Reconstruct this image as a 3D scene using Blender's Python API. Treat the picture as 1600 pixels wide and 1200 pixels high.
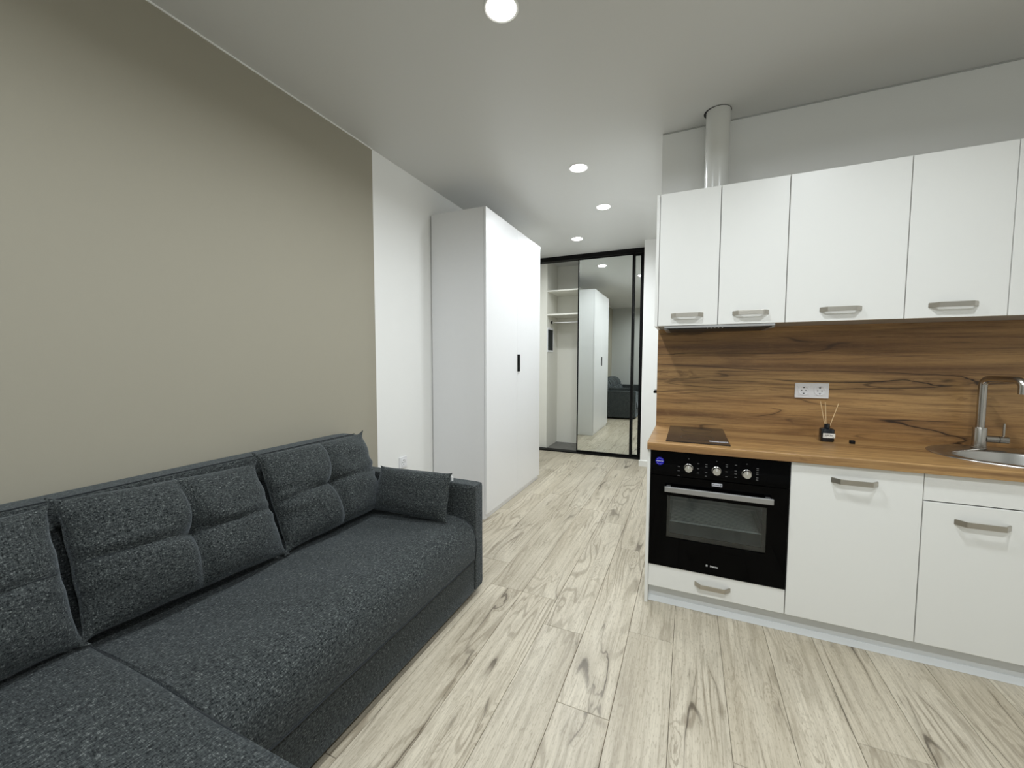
import bpy, bmesh, math, random
import numpy as np
from mathutils import Vector, Matrix
random.seed(7)
for o in list(bpy.data.objects):
    bpy.data.objects.remove(o)
SC = bpy.context.scene
COL = SC.collection
R = math.radians

# ------------------------------------------------------------------ camera
def make_camera():
    yw, pt, rl = R(23.9186), R(-3.5158), R(0.08)
    fw = Vector((-math.sin(yw)*math.cos(pt), math.cos(yw)*math.cos(pt), math.sin(pt)))
    r = Vector((math.cos(yw), math.sin(yw), 0)); u = r.cross(fw)
    r2 = r*math.cos(rl)+u*math.sin(rl); u2 = u*math.cos(rl)-r*math.sin(rl)
    cd = bpy.data.cameras.new('camera'); cam = bpy.data.objects.new('camera', cd); COL.objects.link(cam)
    m = Matrix((r2, u2, -fw)).transposed().to_4x4(); m.translation = (0, 0, 1.2696)
    cam.matrix_world = m
    cd.sensor_width = 36; cd.lens = 36*623.12/1600; cd.clip_start = .02; cd.clip_end = 60
    SC.camera = cam
make_camera()

# ------------------------------------------------------------------ world, exposure
W = bpy.data.worlds.new('world'); SC.world = W; W.use_nodes = True
W.node_tree.nodes['Background'].inputs[0].default_value = (.60, .70, .85, 1)
W.node_tree.nodes['Background'].inputs[1].default_value = .10
SC.view_settings.view_transform = 'Standard'; SC.view_settings.look = 'None'
SC.view_settings.gamma = 1; SC.view_settings.use_curve_mapping = False
SC.view_settings.exposure = 0.09
SC.cycles.max_bounces = 10; SC.cycles.diffuse_bounces = 6; SC.cycles.glossy_bounces = 5
SC.cycles.transmission_bounces = 6; SC.cycles.transparent_max_bounces = 12
SC.cycles.use_denoising = True
SC.cycles.sample_clamp_indirect = 6
LAMP_W = 13.6
LAMP_COL = (.905, .96, 1.0)

# ------------------------------------------------------------------ main dimensions (metres)
H = 2.65
XL = -1.944           # left wall
YR = -0.57            # rear wall
XRW = 2.30            # right wall
YB = 2.696            # wall behind the kitchen
XC = -0.184           # end of that wall, corridor side
YST = 4.918           # wall end next to the fitted closet
YC = 5.225            # closet doors
YCB = 5.83            # closet back
YD = 2.1325           # base fronts
YU = 2.387            # wall cabinet fronts
XS = (-0.168, 0.432, 0.885, 1.2165, 1.72)   # seams
ZWB, ZWT = .814, .852

# ------------------------------------------------------------------ object helpers
def tag(o, label=None, cat=None, group=None, kind=None):
    if label: o['label'] = label
    if cat: o['category'] = cat
    if group: o['group'] = group
    if kind: o['kind'] = kind
    return o
def thing(name, loc, label=None, cat=None, group=None, kind=None):
    o = bpy.data.objects.new(name, None); COL.objects.link(o); o.location = loc
    o.empty_display_size = .05
    return tag(o, label, cat, group, kind)
def world_of(p):
    if p.parent is None: return p.matrix_basis.copy()
    return world_of(p.parent) @ p.matrix_parent_inverse @ p.matrix_basis
def adopt(o, parent):
    if parent is not None:
        o.parent = parent
        o.matrix_parent_inverse = world_of(parent).inverted()
    return o
def mesh_obj(name, me, mat, parent=None, smooth=False):
    o = bpy.data.objects.new(name, me); COL.objects.link(o)
    if mat is not None:
        for m in (mat if isinstance(mat, (list, tuple)) else [mat]): me.materials.append(m)
    if smooth:
        for p in me.polygons: p.use_smooth = True
    return adopt(o, parent)
class MB:
    def __init__(s): s.bm = bmesh.new()
    def box(s, x0, x1, y0, y1, z0, z1, bev=0, seg=2):
        b = bmesh.new(); bmesh.ops.create_cube(b, size=1)
        bmesh.ops.scale(b, vec=(x1-x0, y1-y0, z1-z0), verts=b.verts)
        bmesh.ops.translate(b, vec=((x0+x1)/2, (y0+y1)/2, (z0+z1)/2), verts=b.verts)
        if bev: bmesh.ops.bevel(b, geom=b.edges[:], offset=bev, segments=seg, affect='EDGES', profile=.5)
        return s.merge(b)
    def merge(s, b, m=None):
        if m is not None: bmesh.ops.transform(b, matrix=m, verts=b.verts)
        me = bpy.data.meshes.new('t'); b.to_mesh(me); b.free(); s.bm.from_mesh(me); bpy.data.meshes.remove(me); return s
    def rod(s, p, q, r, seg=16, r2=None, cap=True):
        p, q = Vector(p), Vector(q); d = q-p
        b = bmesh.new()
        bmesh.ops.create_cone(b, cap_ends=cap, segments=seg, radius1=r, radius2=r if r2 is None else r2, depth=d.length)
        m = Matrix.Translation((p+q)/2) @ d.to_track_quat('Z', 'Y').to_matrix().to_4x4()
        return s.merge(b, m)
    def lathe(s, prof, seg=32, center=(0, 0, 0), axis='Z'):
        b = bmesh.new(); rings = []
        for r, z in prof:
            rings.append([b.verts.new((r*math.cos(2*math.pi*i/seg), r*math.sin(2*math.pi*i/seg), z)) for i in range(seg)] if r > 1e-6 else [b.verts.new((0, 0, z))])
        for a, c in zip(rings, rings[1:]):
            for i in range(seg):
                j = (i+1) % seg
                if len(a) == 1 and len(c) == 1: continue
                if len(a) == 1: b.faces.new((a[0], c[i], c[j]))
                elif len(c) == 1: b.faces.new((a[i], a[j], c[0]))
                else: b.faces.new((a[i], a[j], c[j], c[i]))
        m = Matrix.Translation(center)
        if axis == 'Y': m = m @ Matrix.Rotation(R(90), 4, 'X')     # local z -> -y
        if axis == 'X': m = m @ Matrix.Rotation(R(90), 4, 'Y')
        bmesh.ops.recalc_face_normals(b, faces=b.faces)
        return s.merge(b, m)
    def tube(s, pts, r, seg=16):
        b = bmesh.new(); pts = [Vector(p) for p in pts]; rings = []
        up = None
        for i, p in enumerate(pts):
            t = (pts[min(i+1, len(pts)-1)]-pts[max(i-1, 0)]).normalized()
            if up is None: up = t.orthogonal().normalized()
            up = (up-t*up.dot(t)).normalized(); sd = t.cross(up)
            rings.append([b.verts.new(p+(up*math.cos(2*math.pi*k/seg)+sd*math.sin(2*math.pi*k/seg))*r) for k in range(seg)])
        for a, c in zip(rings, rings[1:]):
            for k in range(seg): b.faces.new((a[k], a[(k+1) % seg], c[(k+1) % seg], c[k]))
        b.faces.new(rings[0][::-1]); b.faces.new(rings[-1])
        bmesh.ops.recalc_face_normals(b, faces=b.faces)
        return s.merge(b)
    def prism(s, pts, axis, a0, a1, bev=0, seg=2):
        """polygon pts (2-D) extruded along axis from a0 to a1; axis y: pts=(x,z), x: (y,z), z: (x,y)"""
        b = bmesh.new()
        def v(p, a): return {'y': (p[0], a, p[1]), 'x': (a, p[0], p[1]), 'z': (p[0], p[1], a)}[axis]
        A = [b.verts.new(v(p, a0)) for p in pts]; B = [b.verts.new(v(p, a1)) for p in pts]; n = len(pts)
        b.faces.new(A); b.faces.new(B[::-1])
        for i in range(n): b.faces.new((A[i], B[i], B[(i+1) % n], A[(i+1) % n]))
        bmesh.ops.recalc_face_normals(b, faces=b.faces)
        if bev: bmesh.ops.bevel(b, geom=b.edges[:], offset=bev, segments=seg, affect='EDGES')
        return s.merge(b)
    def build(s, name, mat, parent=None, smooth=False, auto=None):
        me = bpy.data.meshes.new(name); s.bm.to_mesh(me); s.bm.free()
        o = mesh_obj(name, me, mat, parent, smooth or auto is not None)
        if auto is not None:
            me.set_sharp_from_angle(angle=R(auto))
        return o
def box(name, mat, x0, x1, y0, y1, z0, z1, parent=None, bev=.001):
    return MB().box(x0, x1, y0, y1, z0, z1, bev).build(name, mat, parent)

# ------------------------------------------------------------------ materials
def nt(name):
    m = bpy.data.materials.new(name); m.use_nodes = True
    t = m.node_tree; return m, t, t.nodes['Principled BSDF']
class G:
    """small helper for wiring nodes"""
    def __init__(s, t): s.t = t
    def n(s, typ, **kw):
        nd = s.t.nodes.new(typ)
        for k, v in kw.items(): setattr(nd, k, v)
        return nd
    def put(s, sock, v):
        if isinstance(v, bpy.types.NodeSocket): s.t.links.new(v, sock)
        elif v is not None: sock.default_value = v
    def math(s, op, a, b=None, c=None, clamp=False):
        nd = s.n('ShaderNodeMath', operation=op, use_clamp=clamp)
        for i, v in enumerate((a, b, c)): s.put(nd.inputs[i], v)
        return nd.outputs[0]
    def sep(s, v):
        nd = s.n('ShaderNodeSeparateXYZ'); s.put(nd.inputs[0], v); return nd.outputs
    def comb(s, x, y, z):
        nd = s.n('ShaderNodeCombineXYZ')
        for i, v in enumerate((x, y, z)): s.put(nd.inputs[i], v)
        return nd.outputs[0]
    def noise(s, vec, scale=1, detail=2, rough=.5, dist=0):
        nd = s.n('ShaderNodeTexNoise'); s.put(nd.inputs['Vector'], vec)
        nd.inputs['Scale'].default_value = scale; nd.inputs['Detail'].default_value = detail
        nd.inputs['Roughness'].default_value = rough; nd.inputs['Distortion'].default_value = dist
        return nd.outputs['Fac']
    def ramp(s, f, a, b, lo=0., hi=1., smooth=True):
        nd = s.n('ShaderNodeMapRange', interpolation_type='SMOOTHSTEP' if smooth else 'LINEAR')
        s.put(nd.inputs[0], f)
        for i, v in enumerate((a, b, lo, hi)): nd.inputs[i+1].default_value = v
        return nd.outputs[0]
    def mix(s, f, a, b, mode='MIX'):
        nd = s.n('ShaderNodeMix', data_type='RGBA', blend_type=mode)
        s.put(nd.inputs['Factor'], f)
        for k, v in (('A', a), ('B', b)):
            sock = [i for i in nd.inputs if i.name == k and i.type == 'RGBA'][0]
            if isinstance(v, tuple) and len(v) == 3: v = v+(1,)
            s.put(sock, v)
        return [o for o in nd.outputs if o.type == 'RGBA'][0]
    def bump(s, h, strength, dist=.001):
        nd = s.n('ShaderNodeBump'); s.put(nd.inputs['Height'], h)
        nd.inputs['Strength'].default_value = strength; nd.inputs['Distance'].default_value = dist
        return nd.outputs[0]
    def obj(s): return s.n('ShaderNodeTexCoord').outputs['Object']
def srgb(r, g, b):
    f = lambda c: (c/255/12.92 if c/255 <= .04045 else ((c/255+.055)/1.055)**2.4)
    return (f(r), f(g), f(b))
def plain(name, col, rough=.5, metal=0, bump=0, scale=200, spec=.5, var=0):
    m, t, p = nt(name); g = G(t)
    p.inputs['Roughness'].default_value = rough; p.inputs['Metallic'].default_value = metal
    p.inputs['Specular IOR Level'].default_value = spec
    if var or bump:
        c = g.obj(); n = g.noise(c, scale, 3)
        g.put(p.inputs['Base Color'], g.mix(n, tuple(x*(1-var) for x in col), tuple(min(1, x*(1+var)) for x in col)))
        if bump: g.put(p.inputs['Normal'], g.bump(n, bump, .002))
    else: p.inputs['Base Color'].default_value = (*col, 1)
    return m
def wood(name, axis, light, mid, dark, crack, rough, per_object=True, contour=.3, fibre=.25, knots=.55, crack_w=.006, crack_cut=.56, freq=11., along=.8, across=5., bump=.15, streak=.0, knot_s=(1.8, 7.), mids=.3, crack_s=(.9, 8.), speck=0., crack_soft=.4, crack_hard=.8, shift=(0., 0.)):
    m, t, p = nt(name); g = G(t)
    x, y, z = g.sep(g.obj())
    if axis == 'Y': u, v = y, g.math('ADD', x, g.math('MULTIPLY', z, .7))
    else: u, v = x, g.math('ADD', y, z)
    tone = None
    if shift[0] or shift[1]: u = g.math('ADD', u, shift[0]); v = g.math('ADD', v, shift[1])
    if per_object:
        rnd = g.n('ShaderNodeObjectInfo').outputs['Random']
        u = g.math('ADD', u, g.math('MULTIPLY', rnd, 37.)); v = g.math('ADD', v, g.math('MULTIPLY', rnd, 91.)); tone = rnd
    def at(a, b, w=0.): return g.comb(g.math('MULTIPLY', u, a), g.math('MULTIPLY', v, b), w)
    # knots
    vo = g.n('ShaderNodeTexVoronoi', feature='F1'); g.put(vo.inputs['Vector'], at(knot_s[0], knot_s[1], .3)); vo.inputs['Scale'].default_value = 1.
    wob = g.noise(at(14, 40), 1, 2)
    kd = g.math('ADD', vo.outputs['Distance'], g.math('MULTIPLY', g.math('SUBTRACT', wob, .5), .22))
    kr = g.sep(vo.outputs['Color'])[0]
    has = g.ramp(kr, 1-knots, 1-knots+.02)
    bend = g.math('MULTIPLY', g.ramp(kd, .42, 0., 0, .30), has)
    core = g.math('MULTIPLY', g.ramp(kd, .11, .0), has)
    # growth rings
    f = g.math('ADD', g.noise(at(along, across, 1.7), 1, 2, .45, .3), bend)
    ring = g.math('ADD', g.math('MULTIPLY', g.math('SINE', g.math('MULTIPLY', f, freq*6.283)), .5), .5)
    fine = g.noise(at(7., 190., 3.1), 1, 3, .6)
    mid_n = g.noise(at(1.6, 46., 14.), 1, 3, .6)
    fine2 = g.noise(at(22., 420., 5.1), 1, 2, .6)
    big = g.noise(at(along*.9, across*.8, 9.), 1, 3, .55)
    band = g.noise(at(.35, 9., 6.), 1, 2, .5)
    # colour
    c = g.mix(g.ramp(big, .32, .68), mid, light)
    if streak: c = g.mix(g.math('MULTIPLY', g.ramp(band, .50, .72), streak), c, dark)
    c = g.mix(g.math('MULTIPLY', g.ramp(mid_n, .42, .70), mids), c, dark)
    if speck:
        c = g.mix(g.math('MULTIPLY', g.ramp(g.noise(at(38., 150., 17.), 1, 2, .7), .50, .72), speck), c, dark)
        c = g.mix(g.math('MULTIPLY', g.ramp(g.noise(at(30., 120., 27.), 1, 2, .7), .52, .75), speck), c, light)
    ringm = g.ramp(g.noise(at(1.1, 3.5, 12.), 1, 1), .42, .62)
    c = g.mix(g.math('MULTIPLY', g.math('MULTIPLY', g.ramp(ring, .62, 1.), contour), ringm), c, dark)
    c = g.mix(g.math('MULTIPLY', g.ramp(fine, .45, .75), fibre), c, dark)
    c = g.mix(g.math('MULTIPLY', g.ramp(fine2, .5, .8), fibre*.6), c, light)
    c = g.mix(g.math('MULTIPLY', bend, .55), c, dark)
    # cracks along the grain
    jit = g.math('MULTIPLY', g.math('SUBTRACT', g.noise(at(9., 22., 41.), 1, 2), .5), .022)
    def crack_set(seed, k):
        n3 = g.math('ADD', g.math('ADD', g.noise(at(crack_s[0]*k, crack_s[1]*k, seed), 1, 1, .4), jit), g.math('MULTIPLY', bend, .2))
        rd = g.math('ABSOLUTE', g.math('SUBTRACT', n3, .5))
        msk = g.ramp(g.noise(at(1.5*k, 3.2*k, seed+10), 1, 2), crack_cut, crack_cut+.12)
        return g.math('MULTIPLY', g.ramp(rd, crack_w*5, 0.), msk), g.math('MULTIPLY', g.ramp(rd, crack_w, crack_w*.2), msk)
    s1, h1 = crack_set(21., 1.); s2, h2 = crack_set(57., 1.7)
    soft = g.math('MAXIMUM', s1, g.math('MULTIPLY', s2, .7)); hard = g.math('MAXIMUM', h1, g.math('MULTIPLY', h2, .6))
    c = g.mix(g.math('MULTIPLY', soft, crack_soft), c, dark)
    c = g.mix(g.math('MULTIPLY', hard, crack_hard), c, crack)
    c = g.mix(g.math('MULTIPLY', core, .7), c, crack)
    if tone is not None:
        c = g.mix(1., c, g.comb(*[g.ramp(tone, 0, 1, .93, 1.05, False)]*3), 'MULTIPLY')
    g.put(p.inputs['Base Color'], c)
    p.inputs['Roughness'].default_value = rough
    hgt = g.math('SUBTRACT', g.math('MULTIPLY', fine, .5), g.math('ADD', hard, g.math('MULTIPLY', core, .5)))
    g.put(p.inputs['Normal'], g.bump(hgt, bump, .0006))
    return m
def fabric(name, dark, mid, light):
    m, t, p = nt(name); g = G(t)
    x, y, z = g.sep(g.obj())
    A = g.noise(g.comb(g.math('MULTIPLY', x, 250), g.math('MULTIPLY', y, 92), g.math('MULTIPLY', z, 310)), 1, 2, .6)
    B = g.noise(g.comb(g.math('MULTIPLY', x, 105), g.math('MULTIPLY', y, 320), g.math('MULTIPLY', z, 145)), 1, 2, .6)
    Cn = g.noise(g.comb(x, y, z), 620, 2, .6)
    k = g.math('ADD', g.math('MULTIPLY', A, .45), g.math('ADD', g.math('MULTIPLY', B, .35), g.math('MULTIPLY', Cn, .2)))
    c = g.mix(g.ramp(k, .40, .51), dark, mid)
    c = g.mix(g.ramp(k, .53, .66), c, light)
    g.put(p.inputs['Base Color'], c)
    p.inputs['Roughness'].default_value = .92; p.inputs['Specular IOR Level'].default_value = .15
    p.inputs['Sheen Weight'].default_value = .25; p.inputs['Sheen Roughness'].default_value = .4
    p.inputs['Sheen Tint'].default_value = (.8, .9, 1, 1)
    big = g.noise(g.comb(x, y, z), 14, 2, .5)
    g.put(p.inputs['Normal'], g.bump(g.math('ADD', g.math('MULTIPLY', k, .6), g.math('MULTIPLY', big, 1.2)), .35, .004))
    return m
def clear_glass(name, tint, gloss=.06, rough=.02):
    m = bpy.data.materials.new(name); m.use_nodes = True; t = m.node_tree; t.nodes.clear(); g = G(t)
    tr = g.n('ShaderNodeBsdfTransparent'); tr.inputs[0].default_value = (*tint, 1)
    gl = g.n('ShaderNodeBsdfGlossy'); gl.inputs['Roughness'].default_value = rough; gl.inputs[0].default_value = (1, 1, 1, 1)
    fr = g.n('ShaderNodeFresnel'); fr.inputs[0].default_value = 1.45
    mx = g.n('ShaderNodeMixShader'); t.links.new(fr.outputs[0], mx.inputs[0]); t.links.new(tr.outputs[0], mx.inputs[1]); t.links.new(gl.outputs[0], mx.inputs[2])
    out = g.n('ShaderNodeOutputMaterial'); t.links.new(mx.outputs[0], out.inputs[0]); return m
def emit(name, col, strength):
    m, t, p = nt(name)
    p.inputs['Base Color'].default_value = (*col, 1); p.inputs['Emission Color'].default_value = (*col, 1); p.inputs['Emission Strength'].default_value = strength
    return m
def brushed(name, col, rough, stretch):
    m, t, p = nt(name); g = G(t); x, y, z = g.sep(g.obj())
    n = g.noise(g.comb(g.math('MULTIPLY', x, stretch[0]), g.math('MULTIPLY', y, stretch[1]), g.math('MULTIPLY', z, stretch[2])), 1, 2)
    g.put(p.inputs['Base Color'], g.mix(n, tuple(c*.88 for c in col), col))
    p.inputs['Metallic'].default_value = 1
    g.put(p.inputs['Roughness'], g.ramp(n, .2, .8, rough*.8, rough*1.25))
    return m
WHITE = (.87, .87, .85)
M = dict(
    wall_white=plain('white_wall_paint', WHITE, .75, bump=.04, scale=260),
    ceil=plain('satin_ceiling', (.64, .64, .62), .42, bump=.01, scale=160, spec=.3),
    lam=plain('white_laminate', (.82, .82, .79), .38, var=.015, scale=400, bump=.03),
    lamsat=plain('white_satin_lacquer', (.78, .78, .785), .30, var=.01, scale=60),
    carcass=plain('shade_grey_carcass_board', (.40, .39, .37), .5, var=.02, scale=300),  # grey tone stands in for the shade under the wall cabinets
    shelf=plain('white_melamine', (.78, .77, .70), .45, var=.01, scale=300),
    grey=plain('light_grey_plinth_plastic', (.70, .72, .73), .42, var=.03, scale=500),
    strip=plain('pale_plinth_seal', (.78, .80, .81), .35),
    black=plain('black_anodised_metal', (.004, .004, .004), .5, spec=.12),
    blackplastic=plain('black_plastic', (.005, .005, .006), .5, spec=.2),
    ovenglass=plain('black_oven_glass', (.0012, .0012, .0014), .04, spec=.06),
    hobglass=plain('dark_ceramic_glass', (.022, .017, .014), .16),
    enamel=plain('grey_oven_enamel', (.50, .55, .56), .30, var=.22, scale=7, bump=.03),
    gasket=plain('dark_oven_gasket', (.02, .02, .02), .6),
    mirror=plain('silver_mirror', (.80, .83, .80), .004, 1),
    steel=plain('brushed_steel', (.46, .435, .40), .24, 1),
    sinksteel=plain('satin_sink_steel', (.52, .51, .49), .27, 1),
    bar=plain('brushed_aluminium_bar', (.40, .40, .40), .45, .8), knobsteel=plain('turned_steel_knob', (.66, .65, .62), .26, 1),
    nickel=plain('satin_nickel', (.50, .47, .42), .36, 1, var=.04, scale=90),
    chrome=plain('chrome', (.75, .75, .75), .12, 1),
    wire=plain('chromed_wire', (.85, .85, .85), .35, .4),
    plastic=plain('white_socket_plastic', (.82, .82, .84), .28),
    hole=plain('socket_hole', (.02, .02, .02), .6),
    duct=plain('white_plastic_duct', (.70, .70, .67), .24),
    print=plain('white_print', (.75, .75, .75), .5),
    dimprint=plain('grey_print', (.10, .10, .10), .5),
    blue=plain('blue_sticker', (.004, .003, .34), .4, spec=.2),
    paper=plain('paper_label', (.80, .78, .72), .6, var=.02, scale=300),
    ink=plain('dark_ink', (.06, .06, .055), .6),
    foil=plain('silver_sticker', (.55, .55, .60), .35, var=.3, scale=300),
    reed=plain('pale_reed', (.68, .50, .28), .7, var=.15, scale=120),
    bottle=plain('smoked_glass_bottle', (.010, .012, .016), .08),
    slate=plain('grey_closet_floor', (.14, .135, .125), .5, var=.35, scale=18),
    filt=plain('dark_hood_filter', (.03, .03, .03), .45),
    lamp=emit('lit_downlight_diffuser', (1, .985, .94), 22),
    ring=plain('white_downlight_ring', (.8, .8, .78), .35),
    fab=fabric('charcoal_woven_fabric', srgb(20, 22, 23), srgb(58, 62, 62), srgb(118, 122, 120)),
    seam=plain('dark_sewn_seam', srgb(34, 38, 41), .95),
    oak=wood('golden_oak_laminate', 'X', srgb(188, 150, 98), srgb(158, 119, 72), srgb(84, 52, 31), srgb(30, 16, 8), .42, per_object=False, contour=.34, fibre=.42, knots=.42, crack_w=.0065, crack_cut=.47, freq=9., along=.45, across=7., streak=.72, mids=.5, crack_s=(.55, 6.5), knot_s=(2.4, 10.), speck=.15, crack_soft=.45, crack_hard=.9),
    oaktop=wood('golden_oak_worktop', 'X', srgb(188, 150, 98), srgb(162, 123, 76), srgb(100, 67, 40), srgb(44, 26, 13), .40, per_object=False, contour=.30, fibre=.42, knots=.30, crack_w=.0045, crack_cut=.54, freq=9., along=.45, across=7., streak=.5, mids=.5, crack_s=(.55, 6.5), knot_s=(2.4, 10.), speck=.15, crack_soft=.35, crack_hard=.7, shift=(7.3, 3.1)),
    floorwood=wood('pale_oak_laminate', 'Y', srgb(205, 196, 177), srgb(184, 174, 154), srgb(120, 108, 88), srgb(66, 55, 42), .40, contour=.52, fibre=.36, knots=.34, crack_w=.0058, crack_cut=.50, freq=14., along=.8, across=6., bump=.12, mids=.36, crack_s=(.45, 5.5), knot_s=(2.4, 10.), speck=.42, crack_soft=.46, crack_hard=.75),
    subfloor=plain('dark_floor_joint', srgb(80, 73, 62), .8),
)
def wall_two_tone():
    m, t, p = nt('taupe_and_white_wall_paint'); g = G(t); x, y, z = g.sep(g.obj())
    n = g.noise(g.obj(), 260, 3)
    taupe = srgb(160, 155, 140)
    f = g.math('GREATER_THAN', y, 2.104)
    g.put(p.inputs['Base Color'], g.mix(f, taupe, WHITE)); p.inputs['Roughness'].default_value = .72
    p.inputs['Specular IOR Level'].default_value = .3
    g.put(p.inputs['Normal'], g.bump(n, .05, .002)); return m
M['wall_left'] = wall_two_tone()

# ------------------------------------------------------------------ room shell
def shell(name, mat, *b, label=None):
    return tag(box(name, mat, *b, bev=0), label, kind='structure')
wl = shell('wall_left', M['wall_left'], XL-.12, XL, YR-.12, YCB+.12, -.05, H+.05, label='left wall, taupe paint up to a white stretch beside the wardrobe')
shell('wall_back', M['wall_white'], XC, XRW, YB, YB+.12, -.05, H+.05, label='white wall behind the kitchen cabinets')
shell('wall_rear', plain('pale_grey_wall_paint', (.50, .51, .49), .75), XL-.12, XRW+.12, YR-.12, YR, -.05, H+.05, label='plain wall behind the camera, seen in the mirror')
shell('wall_right', M['wall_white'], XRW, XRW+.12, YR, YB+.12, -.05, H+.05, label='plain wall at the far end of the kitchen')
# corridor wall with a door opening
DY0, DY1, DZ = 3.20, 4.02, 2.05
m = MB(); m.box(XC, XC+.12, YB+.12, DY0, -.05, H+.05); m.box(XC, XC+.12, DY1, YST, -.05, H+.05); m.box(XC, XC+.12, DY0, DY1, DZ, H+.05)
tag(m.build('wall_corridor', M['wall_white']), 'white corridor wall with a door beyond the kitchen', kind='structure')
shell('wall_end', M['wall_white'], -.506, XC+.12, YST, YCB+.12, -.05, H+.05, label='white wall end to the right of the mirrored closet')
shell('wall_closet', M['shelf'], XL-.12, -.506, YCB, YCB+.12, -.05, H+.05, label='back wall inside the fitted closet')
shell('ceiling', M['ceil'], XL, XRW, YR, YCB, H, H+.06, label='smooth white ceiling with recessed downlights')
# ceiling edge: white bead and painted shadow-gap strip
tag(box('trim_1', M['wall_white'], XL, XL+.006, YR, 2.104, H-.006, H, bev=0), 'thin white bead along the top of the taupe wall', kind='structure')
tag(box('trim_2', plain('grey_shadow_gap_strip', (.45, .45, .44), .7), XC, XRW, YB-.006, YB, H-.006, H, bev=0), 'thin grey strip standing in for the shadow gap where ceiling meets kitchen wall', kind='structure')  # grey colour replaces the shade of a narrow gap at the ceiling
# baseboards
tag(MB().prism([(YST-.014, 0), (YST, 0), (YST, .075), (YST-.008, .075), (YST-.014, .068)], 'x', -.520, XC).build('baseboard_end', M['lam']), 'white baseboard below the wall end by the closet', kind='structure')
tag(MB().prism([(XC-.014, 0), (XC, 0), (XC, .075), (XC-.008, .075), (XC-.014, .068)], 'y', YB+.03, DY0-.07).build('baseboard_corridor', M['lam']), 'white baseboard along the corridor wall', kind='structure')
tag(MB().prism([(YR, 0), (YR+.014, 0), (YR+.014, .068), (YR+.008, .075), (YR, .075)], 'x', XL, XRW).build('baseboard_rear', M['lam']), 'white baseboard below the rear wall', kind='structure')
# corridor door
d1 = thing('door_1', (XC, DY0, 0), 'white door in the corridor wall with a black lever handle', kind='structure')
box('door_leaf', M['lamsat'], XC+.004, XC+.044, DY0+.03, DY1-.03, .006, DZ-.03, d1)
m = MB(); m.box(XC-.006, XC+.09, DY0, DY0+.028, 0, DZ, .002); m.box(XC-.006, XC+.09, DY1-.028, DY1, 0, DZ, .002); m.box(XC-.006, XC+.09, DY0+.028, DY1-.028, DZ-.028, DZ, .002)
m.build('door_frame', M['lamsat'], d1)
m = MB(); m.rod((XC+.004, DY0+.08, 1.02), (XC-.006, DY0+.08, 1.02), .026, 24); m.rod((XC-.004, DY0+.08, 1.02), (XC-.05, DY0+.08, 1.02), .010, 16); m.box(XC-.064, XC-.046, DY0+.07, DY0+.20, 1.010, 1.030, .004)
m.build('door_handle', M['black'], d1, auto=40)

# ------------------------------------------------------------------ floor of planks
fl = thing('floor', (0, 0, 0), 'pale grey-brown oak laminate floor laid lengthwise', kind='structure')
box('underlay', M['subfloor'], XL, XRW, YR, YC+.03, -.05, -.0035, fl, bev=0)
PITCH, LEN = .1925, 1.34
known = {-3: 2.206, -2: 1.955-LEN, -1: 1.955, 0: 1.750, 1: 1.356, 2: 2.482-.62, 3: 1.0, 4: 1.366, 5: .90, 6: 1.610, 7: 1.2}
k0 = math.floor((XL+.61)/PITCH); k1 = math.ceil((XRW+.61)/PITCH)
for k in range(k0, k1):
    xa, xb = -.61+PITCH*k, -.61+PITCH*(k+1)
    xa, xb = max(xa, XL), min(xb, XRW)
    if xb-xa < .01: continue
    j = known.get(k, (k*.47) % LEN)
    y = j - math.ceil((j-YR)/LEN)*LEN
    yend = YC+.02 if xb < .05 else YB
    while y < yend:
        ya, yb = max(y, YR), min(y+LEN, yend)
        if yb-ya > .01:
            gp = .0007
            b = bmesh.new(); bmesh.ops.create_cube(b, size=1)
            bmesh.ops.scale(b, vec=(xb-xa-2*gp, yb-ya-2*gp, .008), verts=b.verts); bmesh.ops.translate(b, vec=(0, 0, -.004), verts=b.verts)
            bmesh.ops.bevel(b, geom=[e for e in b.edges if all(v.co.z > -.001 for v in e.verts)], offset=.0012, segments=1, affect='EDGES')
            me = bpy.data.meshes.new('plank'); b.to_mesh(me); b.free()
            o = mesh_obj('plank', me, M['floorwood'], None); o.location = ((xa+xb)/2, (ya+yb)/2, 0); o.parent = fl
        y += LEN

# ------------------------------------------------------------------ downlights
def downlight(x, y, label, k=1.0):
    t = thing('downlight', (x, y, H), label, 'ceiling light', 'recessed ceiling downlights')
    MB().lathe([(.070, 0), (.070, -.003), (.065, -.006), (.059, -.004), (.058, 0)], 40, (x, y, H)).build('trim_ring', M['ring'], t, auto=40)
    MB().lathe([(0, -.0032), (.0585, -.0032), (.0585, -.001), (0, -.001)], 40, (x, y, H)).build('diffuser', M['lamp'], t)
    L = bpy.data.lights.new('downlight_lamp', 'AREA'); L.shape = 'DISK'; L.size = .11; L.energy = LAMP_W*k; L.color = LAMP_COL; L.spread = R(162)
    lo = bpy.data.objects.new('lamp', L); COL.objects.link(lo); lo.location = (x, y, H-.008); adopt(lo, t)
downlight(-.712, 1.495, 'large bright downlight nearest the viewer, cut by the top of the photo')
downlight(-.765, 2.903, 'downlight second from the viewer, level with the front of the wardrobe', .58)
downlight(-.745, 3.715, 'downlight third from the viewer, over the corridor beside the wardrobe', .75)
downlight(-1.207, 4.558, 'farthest downlight, just in front of the mirrored closet', .75)
downlight(-.712, .09, 'downlight above the seating side, outside the photo')
downlight(.70, 1.40, 'downlight over the floor in front of the sink, outside the photo', .80)
downlight(.70, .09, 'downlight by the rear wall on the kitchen side, outside the photo', 1.6)

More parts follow.
